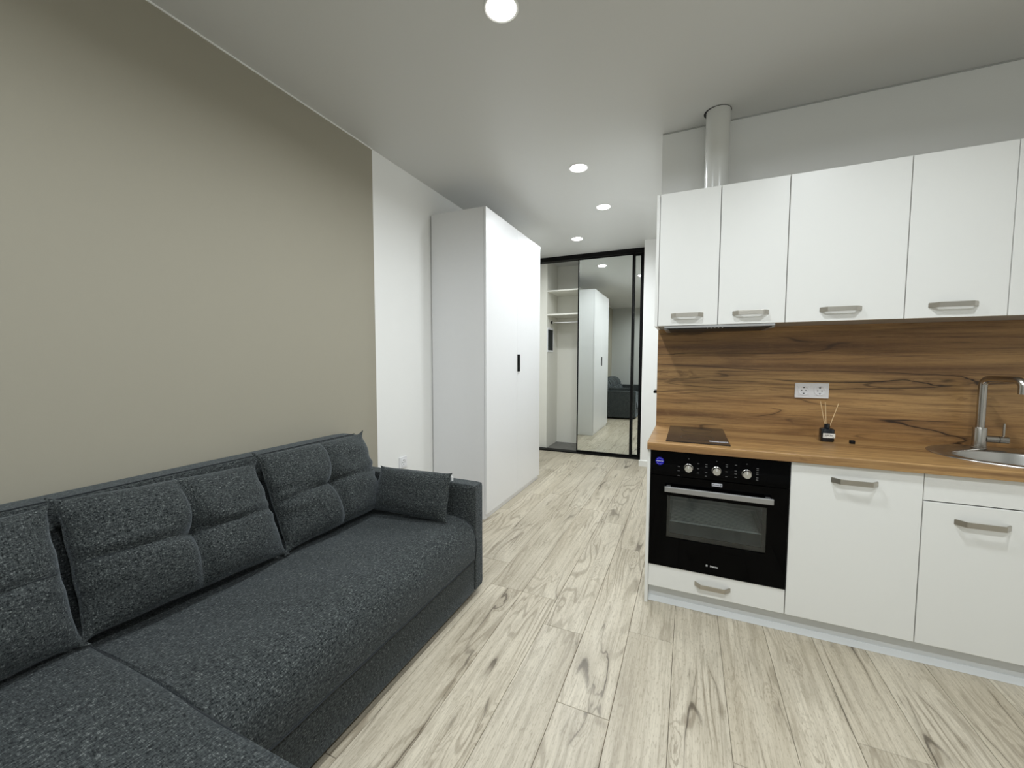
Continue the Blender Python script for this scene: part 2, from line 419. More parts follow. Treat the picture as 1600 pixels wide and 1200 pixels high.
# ------------------------------------------------------------------ sofa
FAB = M['fab']
sofa = thing('corner_sofa', (-1.45, .9, 0), 'charcoal grey woven corner sofa along the taupe wall', 'sofa')
SX = -1.012
box('base_frame', FAB, -1.88, SX-.004, -.42, 1.80, .035, .24, sofa, .004)
def rounded_bar(name, prof, y0, y1, parent, n=40, er=.02, crown=0, mat=FAB, amp=.0035):
    """upholstered bar along y with section prof [(x,z)...] and softened ends"""
    prof = np.array(prof, float); P = []
    # resample with Catmull-Rom
    Q = []
    for i in range(len(prof)-1):
        p0, p1, p2, p3 = prof[max(i-1, 0)], prof[i], prof[i+1], prof[min(i+2, len(prof)-1)]
        for s in np.linspace(0, 1, 7)[:-1]:
            Q.append(.5*((2*p1)+(-p0+p2)*s+(2*p0-5*p1+4*p2-p3)*s*s+(-p0+3*p1-3*p2+p3)*s**3))
    Q.append(prof[-1]); Q = np.array(Q); c = Q.mean(0)
    ys = []
    for s in np.linspace(0, 1, 7): ys.append((y0+er*(1-math.cos(s*math.pi/2)), 1-.0-(er*(1-math.sin(s*math.pi/2)))))
    ys += [(yy, 1.) for yy in np.linspace(y0+er, y1-er, n)[1:-1]]
    for s in np.linspace(1, 0, 7): ys.append((y1-er*(1-math.cos(s*math.pi/2)), 1-(er*(1-math.sin(s*math.pi/2)))))
    b = bmesh.new(); rings = []
    rs = np.random.RandomState(3); ph = rs.rand(8)*6
    for (yy, sc) in ys:
        inset = 1-sc; ring = []
        for q in Q:
            d = q-c; L = np.linalg.norm(d); q2 = q-d/L*inset
            w = amp*(math.sin(yy*9+ph[0]+q[0]*4)+.6*math.sin(yy*17+ph[1]-q[0]*9))*(1 if sc == 1 else 0)
            q2 = q2+np.array([0, w if q[1] > .36 else 0])
            if crown and q[1] > .36: q2 = q2+np.array([0, crown*(1-((yy-(y0+y1)/2)/((y1-y0)/2))**2)])
            ring.append(b.verts.new((q2[0], yy, q2[1])))
        rings.append(ring)
    for a, e in zip(rings, rings[1:]):
        for i in range(len(a)-1): b.faces.new((a[i], a[i+1], e[i+1], e[i]))
        b.faces.new((a[-1], a[0], e[0], e[-1]))
    b.faces.new(rings[0]); b.faces.new(rings[-1][::-1])
    bmesh.ops.recalc_face_normals(b, faces=b.faces)
    mm = MB(); mm.merge(b)
    return mm.build(name, mat, parent, auto=50)
seat = rounded_bar('seat', [(-1.80, .24), (-1.80, .385), (-1.60, .40), (-1.44, .412), (-1.26, .424), (-1.16, .427), (-1.09, .420), (-1.04, .402), (-1.012, .370), (-.999, .325), (-.998, .27), (-1.004, .222), (-1.02, .212)], .5365, 1.797, sofa, er=.006)
MB().tube([(-1.0035, y, .219+.0012*math.sin(y*23)) for y in np.linspace(.55, 1.79, 40)], .0035, 8).build('seam', M['seam'], seat, True)
pts = [(-1.26, .428), (-1.16, .431), (-1.09, .424), (-1.04, .406), (-1.010, .373), (-.997, .325), (-.996, .27), (-1.001, .224)]
MB().tube([(x, 1.786, z-.001) for x, z in pts], .0028, 8).build('end_seam', M['seam'], seat, True)
# chaise
def soft_box(name, x0, x1, y0, y1, z0, z1, r, parent, crown=.0, nx=24, ny=24, mat=FAB):
    mm = MB(); b = bmesh.new(); bmesh.ops.create_cube(b, size=1)
    bmesh.ops.scale(b, vec=(x1-x0, y1-y0, z1-z0), verts=b.verts); bmesh.ops.translate(b, vec=((x0+x1)/2, (y0+y1)/2, (z0+z1)/2), verts=b.verts)
    bmesh.ops.subdivide_edges(b, edges=b.edges[:], cuts=nx, use_grid_fill=True)
    for v in b.verts:
        p = v.co; q = Vector((min(max(p.x, x0+r), x1-r), min(max(p.y, y0+r), y1-r), min(max(p.z, z0+r), z1-r)))
        d = p-q
        n1 = max(abs(d.x), abs(d.y), abs(d.z))
        if d.length > 1e-9 and n1 > 0: v.co = q+d.normalized()*min(r, d.length) if d.length > r*.999 else p
        if crown and v.co.z > z1-r:
            u = (v.co.x-(x0+x1)/2)/((x1-x0)/2); w = (v.co.y-(y0+y1)/2)/((y1-y0)/2)
            v.co.z += crown*(1-u*u)*(1-w*w)+.002*math.sin(v.co.x*11)*math.sin(v.co.y*9)
    mm.merge(b); return mm.build(name, mat, parent, auto=60)
ch = soft_box('chaise_seat', -1.80, -.42, -.41, .5345, .215, .426, .014, sofa, .008)
MB().tube([(x, .529, .419) for x in np.linspace(-1.78, -.45, 20)], .003, 8).build('seam', M['seam'], ch, True)
box('chaise_base', FAB, -1.2, -.44, -.41, .53, .035, .215, sofa, .004)
# arms
soft_box('arm', -1.93, SX+.002, 1.800, 1.889, .035, .606, .012, sofa)
soft_box('arm', -1.93, -.42, -.53, -.425, .035, .606, .012, sofa)
bk = soft_box('backrest', -1.938, -1.805, -.42, 1.797, .035, .823, .018, sofa)
MB().tube([(-1.822, y, .8245) for y in np.linspace(-.40, 1.78, 30)], .0025, 8).build('seam', M['seam'], bk, True)
for x in (-1.80, -1.07):
    for y in (-.34, 1.74): MB().rod((x, y, 0), (x, y, .037), .022, 16, .026).build('foot', M['blackplastic'], sofa, auto=40)

def cushion(name, BL, BR, TL, TR, T, label, group, tuft=True, ears=.02, seed=1, nrm_hint=(1, 0, 0), wr=.004):
    BL, BR, TL, TR = map(lambda p: np.array(p, float), (BL, BR, TL, TR))
    rs = np.random.RandomState(seed); NU, NV = 84, 64
    us = np.sin(np.linspace(-math.pi/2, math.pi/2, NU)); vs = np.sin(np.linspace(-math.pi/2, math.pi/2, NV))
    N = np.cross(BR-BL, TL-BL); N /= np.linalg.norm(N)
    if N @ np.array(nrm_hint) < 0: N = -N
    ks = [(rs.uniform(-1, 1), rs.uniform(-1, 1), rs.rand()*6.28) for _ in range(6)]
    A0 = rs.rand()*6
    def surf(u, v, side):
        a, c = (u+1)/2, (v+1)/2
        # edges bow in, corners stay pointed
        bu = .030*(1-v*v)**1.0*0; 
        uu = u*(1-.020*(1-abs(v)**4)+.004*math.sin(v*11+A0)); vv = v*(1-.015*(1-abs(u)**4)+.005*math.sin(u*9+A0*2))
        rc = max(0., (abs(u)**8+abs(v)**8)-1.)*.5
        uu *= 1-.030*rc; vv *= 1-.045*rc
        e = ears*(abs(u)*abs(v))**24
        uu += math.copysign(e/.3, u); vv += math.copysign(e/.22, v)
        a, c = (uu+1)/2, (vv+1)/2
        p = (BL*(1-a)+BR*a)*(1-c)+(TL*(1-a)+TR*a)*c
        prof = max(0, (1-abs(u)**3.4))**.5*max(0, (1-abs(v)**3.0))**.5
        t = prof*T/2
        # corners are flatter
        t *= 1-.35*(abs(u)*abs(v))**2
        if side > 0:
            if tuft:
                du, dv = u+.03*math.sin(v*3+A0), v-.02*math.sin(u*3+A0)
                g = .26*math.exp(-(du/.085)**2)*(1-.1*abs(v))+.15*math.exp(-(dv/.085)**2) + .40*math.exp(-((du/.20)**2+(dv/.24)**2))
                g += .22*math.exp(-(du/.024)**2)+.19*math.exp(-(dv/.030)**2)*(1-.3*abs(u))
                t *= max(.12, 1-g)
            # wrinkles fanning from the side edges
            edge = (abs(u)**3)*(1-abs(v)**4)
            t += wr*1.6*edge*math.sin(v*17+A0+2*math.sin(v*5)+1.5*u)*prof**.35
            t += wr*.8*prof*sum(math.sin(k[0]*u*7+k[1]*v*9+k[2]) for k in ks)/3
        else:
            t *= .72
        return p+N*side*t
    b = bmesh.new()
    F = [[b.verts.new(surf(u, v, 1)) for v in vs] for u in us]
    Bk = [[(F[i][j] if i in (0, NU-1) or j in (0, NV-1) else b.verts.new(surf(us[i], vs[j], -1))) for j in range(NV)] for i in range(NU)]
    for i in range(NU-1):
        for j in range(NV-1):
            b.faces.new((F[i][j], F[i+1][j], F[i+1][j+1], F[i][j+1]))
            try: b.faces.new((Bk[i][j], Bk[i][j+1], Bk[i+1][j+1], Bk[i+1][j]))
            except ValueError: pass
    bmesh.ops.recalc_face_normals(b, faces=b.faces)
    base = (BL+BR)/2
    t = thing(name, tuple(base), label, 'cushion', group)
    mm = MB(); mm.merge(b); cov = mm.build('cover', FAB, t, True)
    # seam welt round the edge and stitched lines
    rim = [surf(u, -1, 1) for u in us]+[surf(1, v, 1) for v in vs[1:]]+[surf(u, 1, 1) for u in us[::-1][1:]]+[surf(-1, v, 1) for v in vs[::-1][1:]]
    MB().tube(rim, .0022, 6).build('edge_seam', FAB, t, True)
    if tuft:
        for nm, ln in (('stitch_seam', [surf(-.03*math.sin(v*3+A0), v, 1)+N*.0003 for v in np.linspace(-.92, .92, 50)]), ('stitch_seam', [surf(u, .02*math.sin(u*3+A0), 1)+N*.0003 for u in np.linspace(-.95, .95, 60)])):
            MB().tube(ln, .0026, 6).build(nm, M['seam'], t, True)
    return t, surf
GC = 'back cushions leaning on the sofa backrest'
cushion('back_cushion', (-1.590, -.12, .442), (-1.592, .508, .445), (-1.752, -.12, .832), (-1.742, .500, .830), .20, 'charcoal tufted back cushion nearest the viewer, cut by the left edge', GC, seed=2)
cushion('back_cushion', (-1.596, .515, .450), (-1.584, 1.142, .430), (-1.752, .520, .838), (-1.738, 1.118, .808), .20, 'charcoal tufted back cushion in the middle of the row', GC, seed=5)
cushion('back_cushion', (-1.586, 1.152, .432), (-1.588, 1.745, .432), (-1.754, 1.145, .838), (-1.752, 1.765, .834), .20, 'charcoal tufted back cushion next to the far sofa arm', GC, seed=11, wr=.006)
tp, sf = cushion('throw_pillow', (-1.592, 1.675, .436), (-1.112, 1.680, .440), (-1.585, 1.745, .660), (-1.122, 1.745, .672), .115, 'small plain charcoal pillow leaning on the far sofa arm', None, tuft=False, ears=.012, seed=8, nrm_hint=(0, -1, 0), wr=.0012)
p = Vector(sf(1, 1, 1))
MB().box(p.x-.004, p.x+.006, p.y-.004, p.y+.003, p.z-.040, p.z-.014, .002).build('zip_pull', M['plastic'], tp)

# ------------------------------------------------------------------ wardrobe
wd = thing('wardrobe', (-1.69, 3.345, 0), 'tall white two-door wardrobe with one black pull, standing on the left wall', 'wardrobe')
WX, W0, W1, WZ, WG = -1.434, 2.741, 3.951, 2.427, 3.349
dk = .018
box('side_panel', M['lamsat'], XL+.012, WX-dk-.002, W0, W0+.018, 0, WZ, wd)
box('side_panel', M['lamsat'], XL+.012, WX-dk-.002, W1-.018, W1, 0, WZ, wd)
box('top_panel', M['lamsat'], XL+.012, WX-dk-.002, W0+.018, W1-.018, WZ-.018, WZ, wd)
box('back_panel', M['shelf'], XL+.012, XL+.016, W0+.018, W1-.018, .04, WZ-.018, wd)
box('plinth_board', M['lamsat'], WX-dk-.012, WX-dk+.004, W0+.001, W1-.001, 0, .040, wd)
box('door', M['lamsat'], WX-dk, WX, W0+.001, WG-.0012, .043, WZ-.001, wd, .0012)
dr = box('door', M['lamsat'], WX-dk, WX, WG+.0012, W1-.001, .043, WZ-.001, wd, .0012)
MB().box(WX-.001, WX+.011, WG+.003, WG+.048, 1.160, 1.316, .0015).build('handle', M['black'], dr)

# ------------------------------------------------------------------ fitted closet
cl = thing('fitted_closet', (-1.2, 5.5, 0), 'white closet interior with shelves and hanging rail behind the mirror doors', 'closet')
CX0 = -1.873
box('side_panel', M['shelf'], -1.850, -1.832, YC+.1155, YCB-.012, .012, H, cl)
box('filler_strip', M['shelf'], XL, -1.850, YC+.1155, YC+.13, 0, H, cl)
box('back_panel', M['shelf'], -1.832, -.53, YCB-.012, YCB-.002, .012, H, cl)
box('divider_panel', M['shelf'], -1.20, -1.182, YC+.12, YCB-.012, .012, H, cl)
box('floor_board', M['slate'], XL, -.53, YC+.1155, YCB, -.01, .012, cl)
box('shelf', M['shelf'], -1.832, -1.20, YC+.12, YCB-.012, 2.212, 2.230, cl)
box('shelf', M['shelf'], -1.832, -1.20, YC+.12, YCB-.012, 1.886, 1.904, cl)
hr = MB().rod((-1.828, 5.53, 1.80), (-1.204, 5.53, 1.80), .0125, 20).build('hanging_rail', M['chrome'], cl, auto=40)
for x in (-1.832, -1.200):
    s = 1 if x < -1.5 else -1
    MB().rod((x, 5.53, 1.80), (x+s*.012, 5.53, 1.80), .022, 20).build('rail_bracket', M['black'], hr, auto=40)
ep = thing('fuse_box', (-1.832, 5.40, 1.54), 'small flush fuse box with dark door on the closet side panel', 'fuse box')
m = MB(); m.box(-1.8318, -1.824, 5.350, 5.362, 1.375, 1.72, .002); m.box(-1.8318, -1.824, 5.588, 5.600, 1.375, 1.72, .002); m.box(-1.8318, -1.824, 5.362, 5.588, 1.375, 1.400, .002); m.box(-1.8318, -1.824, 5.362, 5.588, 1.695, 1.72, .002)
m.build('frame', M['plastic'], ep)
box('door_panel', plain('dark_smoked_door', (.010, .014, .015), .4, spec=.1), -1.8318, -1.8255, 5.3635, 5.5865, 1.402, 1.693, ep)
# rails
trk = thing('sliding_door_track', (-1.2, YC, 0), 'black ceiling and floor rails of the sliding mirror doors', 'track')
box('top_rail', M['black'], XL, -.507, YC, YC+.115, H-.055, H, trk, .002)
box('bottom_rail', M['black'], XL, -.507, YC, YC+.115, 0, .016, trk, .002)
box('end_post', M['black'], -.531, -.507, YC, YC+.115, .016, H-.055, trk, .002)
def mirror_door(x0, x1, y, label, stl=.012, str_=.026):
    t = thing('sliding_mirror_door', ((x0+x1)/2, y, 0), label, 'mirror door', 'sliding mirror doors of the closet')
    z0, z1 = .018, H-.057
    box('mirror', M['mirror'], x0+stl-.004, x1-str_+.004, y-.003, y+.003, z0+.02, z1-.008, t, bev=0)
    box('stile', M['black'], x0, x0+stl, y-.016, y+.014, z0, z1, t)
    box('stile', M['black'], x1-str_, x1, y-.016, y+.014, z0, z1, t)
    box('bottom_frame', M['black'], x0+stl, x1-str_, y-.012, y+.012, z0, z0+.024, t)
    box('top_frame', M['black'], x0+stl, x1-str_, y-.012, y+.012, z1-.010, z1, t)
    return t
mirror_door(-1.375, -.655, YC+.048, 'large sliding mirror door reflecting the wardrobe, black stiles')
mirror_door(-1.265, -.533, YC+.092, 'second mirror door sliding behind the first, narrow strip showing at right', str_=.052)

# ------------------------------------------------------------------ kitchen: base run
LAM = M['lam']
def pull(name, x0, x1, yf, z, parent, hz=.022, out=.029):
    """flat bow handle with slanted ends on a front at yf"""
    t = .0045; s = .026
    outer = [(x0, yf), (x0+s*.3, yf-out*.55), (x0+s, yf-out), (x1-s, yf-out), (x1-s*.3, yf-out*.55), (x1, yf)]
    outer = [(x0, yf), (x0+s, yf-out), (x1-s, yf-out), (x1, yf)]
    inner = [(x1-t*1.6, yf), (x1-s-t*.6, yf-out+t), (x0+s+t*.6, yf-out+t), (x0+t*1.6, yf)]
    return MB().prism(outer+inner, 'z', z-hz/2, z+hz/2, .0012, 2).build(name, M['nickel'], parent)
oc = thing('oven_cabinet', (.13, 2.4, 0), 'white base cabinet at the run end housing the black oven over a low drawer', 'kitchen cabinet')
box('end_panel', LAM, XC, XC+.016, YD, YB-.006, 0, ZWB, oc)
box('side_panel', LAM, .414, .430, YD+.02, YB-.02, .098, ZWB, oc)
box('bottom_panel', LAM, XC+.016, .414, YD+.02, YB-.02, .098, .114, oc)
box('oven_shelf', LAM, XC+.016, .414, YD+.02, YB-.02, .196, .212, oc)
dw = box('drawer_front', LAM, -.166, .4295, YD, YD+.016, .098, .2125, oc, .0015)
pull('handle', .052, .212, YD, .156, dw)
sc_ = thing('dishwasher_cabinet', (.66, 2.4, 0), 'white tall base door between oven and sink cabinet', 'kitchen cabinet')
box('side_panel', LAM, .434, .450, YD+.02, YB-.02, .098, ZWB, sc_)
box('side_panel', LAM, .867, .883, YD+.02, YB-.02, .098, ZWB, sc_)
box('bottom_panel', LAM, .450, .867, YD+.02, YB-.02, .098, .114, sc_)
dd = box('door', LAM, .4335, .8832, YD, YD+.016, .098, ZWB-.003, sc_, .0015)
pull('handle', .579, .742, YD, .748, dd)
sk = thing('sink_cabinet', (1.3, 2.4, 0), 'white base cabinet under the sink with a fixed strip above its door', 'kitchen cabinet')
box('side_panel', LAM, .885, .901, YD+.02, YB-.02, .098, ZWB, sk)
box('side_panel', LAM, 1.704, 1.720, YD+.02, YB-.02, .098, ZWB, sk)
box('bottom_panel', LAM, .901, 1.704, YD+.02, YB-.02, .098, .114, sk)
box('fascia_panel', LAM, .8868, 1.7185, YD+.004, YD+.018, .701, ZWB-.002, sk)
dd = box('door', LAM, .8868, 1.300, YD, YD+.016, .098, .6965, sk, .0015)
pull('handle', .980, 1.143, YD, .628, dd)
dd = box('door', LAM, 1.303, 1.7185, YD, YD+.016, .098, .6965, sk, .0015)
pull('handle', 1.43, 1.593, YD, .628, dd)
pl = thing('kitchen_plinth', (.76, 2.18, 0), 'light grey plinth board under the white base cabinets', 'plinth')
box('board', M['grey'], XC+.017, 1.72, YD+.044, YD+.060, .010, .0975, pl)
MB().prism([(YD+.026, .001), (YD+.044, .001), (YD+.044, .024), (YD+.040, .024)], 'x', XC+.017, 1.72).build('seal_strip', M['strip'], pl)
# worktop with an oval sink cut-out
SKC, SKA, SKB = (1.295, 2.415), .262, .222
def worktop():
    x0, x1, y0, y1 = XC, 1.80, 2.114, YB-.0005
    b = bmesh.new(); n = 64; r = .005
    ov = [(SKC[0]+SKA*math.cos(2*math.pi*i/n), SKC[1]+SKB*math.sin(2*math.pi*i/n)) for i in range(n)]
    # outline points matched by angle to the rectangle
    out = []
    for i in range(n):
        a = 2*math.pi*i/n; dx, dy = math.cos(a), math.sin(a); ts = []
        if dx > 1e-9: ts.append((x1-SKC[0])/dx)
        if dx < -1e-9: ts.append((x0-SKC[0])/dx)
        if dy > 1e-9: ts.append((y1-SKC[1])/dy)
        if dy < -1e-9: ts.append((y0+r-SKC[1])/dy)
        tt = min(ts); out.append([SKC[0]+dx*tt, SKC[1]+dy*tt])
    corners = [(x1, y1), (x0, y1), (x0, y0+r), (x1, y0+r)]
    for cx, cy in corners:
        i = min(range(n), key=lambda k: (out[k][0]-cx)**2+(out[k][1]-cy)**2); out[i] = [cx, cy]
    for z, flip in ((ZWT, 0), (ZWB, 1)):
        O = [b.verts.new((p[0], p[1], z)) for p in out]; I = [b.verts.new((p[0], p[1], z)) for p in ov]
        for i in range(n):
            j = (i+1) % n; f = (O[i], O[j], I[j], I[i]); b.faces.new(f if not flip else f[::-1])
        if not flip: I0, O0 = I, O
        else: I1, O1 = I, O
    for i in range(n):
        j = (i+1) % n; b.faces.new((I0[i], I0[j], I1[j], I1[i]))
    mm = MB(); mm.merge(b)
    # rounded front edge, side and back edges
    prof = [(y0+r, ZWT)]+[(y0+r-r*math.sin(a), ZWT-r+r*math.cos(a)) for a in (R(22), R(45), R(68), R(90))]+[(y0, ZWB+.001), (y0+.001, ZWB), (y0+r, ZWB)]
    mm.prism(prof, 'x', x0, x1)
    mm.bm.verts.ensure_lookup_table()
    vs = [mm.bm.verts.new(c) for c in ((x0, y0+r, ZWB), (x0, y1, ZWB), (x0, y1, ZWT), (x0, y0+r, ZWT))]; mm.bm.faces.new(vs)
    vs = [mm.bm.verts.new(c) for c in ((x1, y0+r, ZWB), (x1, y1, ZWB), (x1, y1, ZWT), (x1, y0+r, ZWT))]; mm.bm.faces.new(vs[::-1])
    return mm.build('worktop', M['oaktop'])
tag(worktop(), 'golden oak laminate worktop running over all base cabinets', 'worktop')
tag(box('splashback', M['oak'], XC, 1.80, YB-.0065, YB-.0005, ZWT, 1.462, bev=0), 'dark-streaked oak laminate splashback panel between worktop and wall cabinets', 'splashback')

# ------------------------------------------------------------------ oven
ov = thing('built_in_oven', (.132, YD, .5), 'black built-in oven with three steel knobs and a bar handle', 'oven')
OX0, OX1, OZ0, OZ1 = -.1655, .4295, .2150, .8105
ZS = .686
WX0, WX1, WZ0, WZ1 = -.084, .348, .366, .585
BG = M['ovenglass']
MB().box(OX0, OX1, YD-.004, YD+.016, ZS+.0015, OZ1, .0012).build('control_panel', BG, ov)
m = MB(); m.box(OX0, WX0, YD-.004, YD+.012, OZ0, ZS-.0015); m.box(WX1, OX1, YD-.004, YD+.012, OZ0, ZS-.0015); m.box(WX0, WX1, YD-.004, YD+.012, OZ0, WZ0); m.box(WX0, WX1, YD-.004, YD+.012, WZ1, ZS-.0015)
dg = m.build('oven_door', BG, ov)
box('window_pane', clear_glass('smoked_oven_pane', (.80, .84, .85)), WX0, WX1, YD+.003, YD+.006, WZ0, WZ1, dg, bev=0)
m = MB(); w = .012
m.box(WX0-.02, WX0+.014, YD+.020, YD+.028, WZ0-.02, WZ1+.02); m.box(WX1-.014, WX1+.02, YD+.020, YD+.028, WZ0-.02, WZ1+.02); m.box(WX0, WX1, YD+.020, YD+.028, WZ0-.02, WZ0+.016)
m.build('door_gasket', M['gasket'], dg)
m = MB(); cx0, cx1, cy0, cy1, cz0, cz1 = WX0-.012, WX1+.012, YD+.03, YD+.44, .335, .605
for bx in ((cx0-.01, cx0, cy0, cy1, cz0, cz1), (cx1, cx1+.01, cy0, cy1, cz0, cz1), (cx0-.01, cx1+.01, cy1, cy1+.01, cz0, cz1), (cx0-.01, cx1+.01, cy0, cy1, cz0-.01, cz0), (cx0-.01, cx1+.01, cy0, cy1, cz1, cz1+.01)): m.box(*bx)
m.build('cavity', M['enamel'], ov)
MB().lathe([(.085, 0), (.085, .012), (.078, .016), (.045, .016), (.04, .010), (0, .010)], 40, (.20, cy1, .47), 'Y').build('fan_cover', M['enamel'], ov, auto=40)
zr = .432
for y in (YD+.065, YD+.40): MB().rod((cx0, y, zr), (cx1, y, zr), .0034, 8).build('rack_bar', M['wire'], ov, auto=40)
for i in range(17):
    y = YD+.072+.019*i; MB().rod((cx0+.03, y, zr+.003), (cx1-.03, y, zr+.003), .0022, 6).build('rack_wire', M['wire'], ov, auto=60)
for s, x in ((1, cx0), (-1, cx1)):
    for z in (.40, .432, .47, .51, .55): MB().rod((x+s*.004, YD+.05, z), (x+s*.004, YD+.40, z), .002, 6).build('side_runner', M['wire'], ov, auto=60)
hb = MB(); hb.box(-.096, .366, YD-.046, YD-.034, .614, .641, .0025); hb.build('handle_bar', M['bar'], ov)
for x in (-.078, .348): MB().box(x-.010, x+.010, YD-.036, YD-.003, .618, .637, .002).build('handle_mount', M['bar'], ov)
for i, (x, z) in enumerate(((.011, .736), (.134, .736), (.260, .736))):
    kn = MB().lathe([(.0205, .004), (.0205, .007), (.0185, .009), (.0180, .027), (.0165, .029), (0, .029)], 36, (x, YD, z), 'Y').build('knob', M['knobsteel'], ov, auto=40)
    MB().box(x-.0012, x+.0012, YD-.0300, YD-.0288, z+.002, z+.016).build('pointer', M['print'], kn)
def marks(name, spots, parent, mat):
    m = MB()
    for x, z, w, h in spots: m.box(x-w/2, x+w/2, YD-.0047, YD-.0039, z-h/2, z+h/2)
    return tag(m.build(name, mat, parent), kind='stuff')
for xk, L_, R_ in ((.011, (.003, -.019, -.043), (.026, .001, -.021)), (.134, (.026, .014, -.014, -.032), (.034, .024, .000, -.024)), (.260, (.036, .008, -.006, -.022), (.030, .022, .010, .002, -.014, -.024))):
    s = [(xk-.045, .736+dz, .010, .0032) for dz in L_]+[(xk+.043, .736+dz, .009, .0032) for dz in R_]+[(xk, .736+.046, .004, .004)]
    marks('dial_marks', s, ov, M['dimprint'])
def text(body, size, loc, mat, parent, name='lettering', rot=(R(90), 0, 0), ext=.0002, bold=0, align='CENTER', sx=1):
    cu = bpy.data.curves.new(name, 'FONT'); cu.body = body; cu.size = size; cu.align_x = align; cu.align_y = 'CENTER'; cu.extrude = ext; cu.offset = bold
    cu.materials.append(mat)
    o = bpy.data.objects.new(name, cu); COL.objects.link(o)
    bpy.context.view_layer.update()
    me = bpy.data.meshes.new_from_object(o.evaluated_get(bpy.context.evaluated_depsgraph_get()))
    bpy.data.objects.remove(o)
    me.transform(Matrix.LocRotScale(Vector(loc), Matrix.Rotation(rot[0], 3, 'X'), Vector((sx, 1, 1))))
    return tag(mesh_obj(name, me, None if len(me.materials) else mat, parent), kind='stuff')
# round blue sticker
bx_, bz_ = -.123, .757
bd = MB().rod((bx_, YD-.0040, bz_), (bx_, YD-.0050, bz_), .0205, 40).build('round_sticker', M['blue'], ov, auto=40)
m = MB()
for k in range(12):
    a = 2*math.pi*k/12+R(15)
    cx_, cz_ = bx_+.0150*math.cos(a), bz_+.0150*math.sin(a)
    pts = []
    for q in range(10):
        rr = .0021 if q % 2 == 0 else .0009; aa = R(90)+q*R(36); pts.append((cx_+rr*math.cos(aa), cz_+rr*math.sin(aa)))
    if abs(math.sin(a)) < .27: continue
    m.prism(pts, 'y', YD-.0054, YD-.0049)
tag(m.build('star_ring', M['print'], bd), kind='stuff')
text('MADE IN EU', .0060, (bx_, YD-.0052, bz_), M['print'], bd, bold=.0002)
# bright tag above the handle
tg = box('badge_plate', M['foil'], .1155, .1605, YD-.0052, YD-.0040, .6590, .6745, ov)
m = MB(); m.box(.1195, .1225, YD-.0056, YD-.0050, .663, .671); m.box(.1525, .1565, YD-.0056, YD-.0050, .663, .671); m.box(.127, .148, YD-.0056, YD-.0050, .6645, .6665)
tag(m.build('badge_print', M['ink'], tg), kind='stuff')
# maker's name
text('Hansa', .0125, (.1365, YD-.0042, .2585), M['print'], ov, bold=.00025, sx=1.1)
m = MB(); m.box(.1010, .1032, YD-.0047, YD-.0039, .2545, .2635)
for dz in (.2565, .2615): m.box(.1055, .1085, YD-.0047, YD-.0039, dz-.0014, dz+.0014)
tag(m.build('emblem', M['print'], ov), kind='stuff')

# ------------------------------------------------------------------ hob
hob = thing('ceramic_hob', (.05, 2.42, ZWT), 'small dark glass hob lying on the left end of the worktop', 'hob')
MB().box(-.099, .194, 2.166, 2.672, ZWT, ZWT+.006, .002).build('glass_plate', M['hobglass'], hob)
for y in (2.31, 2.54):
    MB().lathe([(.078, .0062), (.0795, .0062), (.0795, .0065), (.078, .0065), (.078, .0062)], 48, (.048, y, ZWT)).build('cooking_ring', M['dimprint'] if False else plain('dim_ring_print', (.035, .03, .027), .3), hob)
st = MB().box(.104, .188, 2.218, 2.242, ZWT+.0058, ZWT+.0066).build('sticker', M['foil'], hob)
m = MB(); m.box(.1475, .1495, 2.219, 2.241, ZWT+.0064, ZWT+.0069); m.box(.110, .1125, 2.219, 2.241, ZWT+.0064, ZWT+.0069)
for i in range(6): m.box(.152+.0055*i, .1555+.0055*i, 2.224+.004*(i % 2), 2.232+.004*(i % 2), ZWT+.0064, ZWT+.0069)
tag(m.build('sticker_print', M['ink'], st), kind='stuff')

# ------------------------------------------------------------------ sink and tap
sn = thing('inset_sink', (SKC[0], SKC[1], ZWT), 'oval satin steel sink set into the worktop, cut by the right edge', 'sink')
def ellipse_lathe(prof, seg=72):
    """prof: (a, b, cy, z)"""
    b = bmesh.new(); rings = []
    for a, c, cy, z in prof:
        rings.append([b.verts.new((SKC[0]+a*math.cos(2*math.pi*i/seg), SKC[1]+cy+c*math.sin(2*math.pi*i/seg), z)) for i in range(seg)])
    for A, B in zip(rings, rings[1:]):
        for i in range(seg): b.faces.new((A[i], A[(i+1) % seg], B[(i+1) % seg], B[i]))
    return b, rings
b, rg = ellipse_lathe([(.281, .241, 0, ZWT+.0005), (.280, .240, 0, ZWT+.004), (.274, .234, 0, ZWT+.0065), (.262, .222, 0, ZWT+.0055), (.240, .192, -.012, ZWT+.003), (.214, .164, -.022, ZWT+.002), (.206, .156, -.022, ZWT-.004)])
mm = MB(); mm.merge(b); mm.build('rim', M['sinksteel'], sn, True)
b, rg = ellipse_lathe([(.206, .156, -.022, ZWT-.004), (.200, .150, -.022, ZWT-.02), (.192, .142, -.022, ZWT-.10), (.178, .128, -.022, ZWT-.145), (.150, .104, -.022, ZWT-.160), (.04, .04, -.022, ZWT-.165)])
b.faces.new(rg[-1])
mm = MB(); mm.merge(b); mm.build('bowl', M['sinksteel'], sn, True)
MB().lathe([(.036, 0), (.036, .003), (.028, .004), (.02, .001), (0, .001)], 32, (SKC[0], SKC[1]-.022, ZWT-.1655)).build('drain', M['chrome'], sn, auto=40)
tap = thing('kitchen_tap', (1.262, 2.60, ZWT+.005), 'brushed steel swan-neck tap behind the sink', 'tap')
TX, TY = 1.262, 2.600; zb = ZWT+.004
MB().lathe([(.0270, 0), (.0270, .004), (.0245, .006), (.0245, .096), (.0235, .098), (.015, .098)], 40, (TX, TY, zb)).build('base', M['steel'], tap, auto=40)
dirv = Vector((.045, -.150, 0)).normalized(); rb = .030; top = 1.183; L = .165
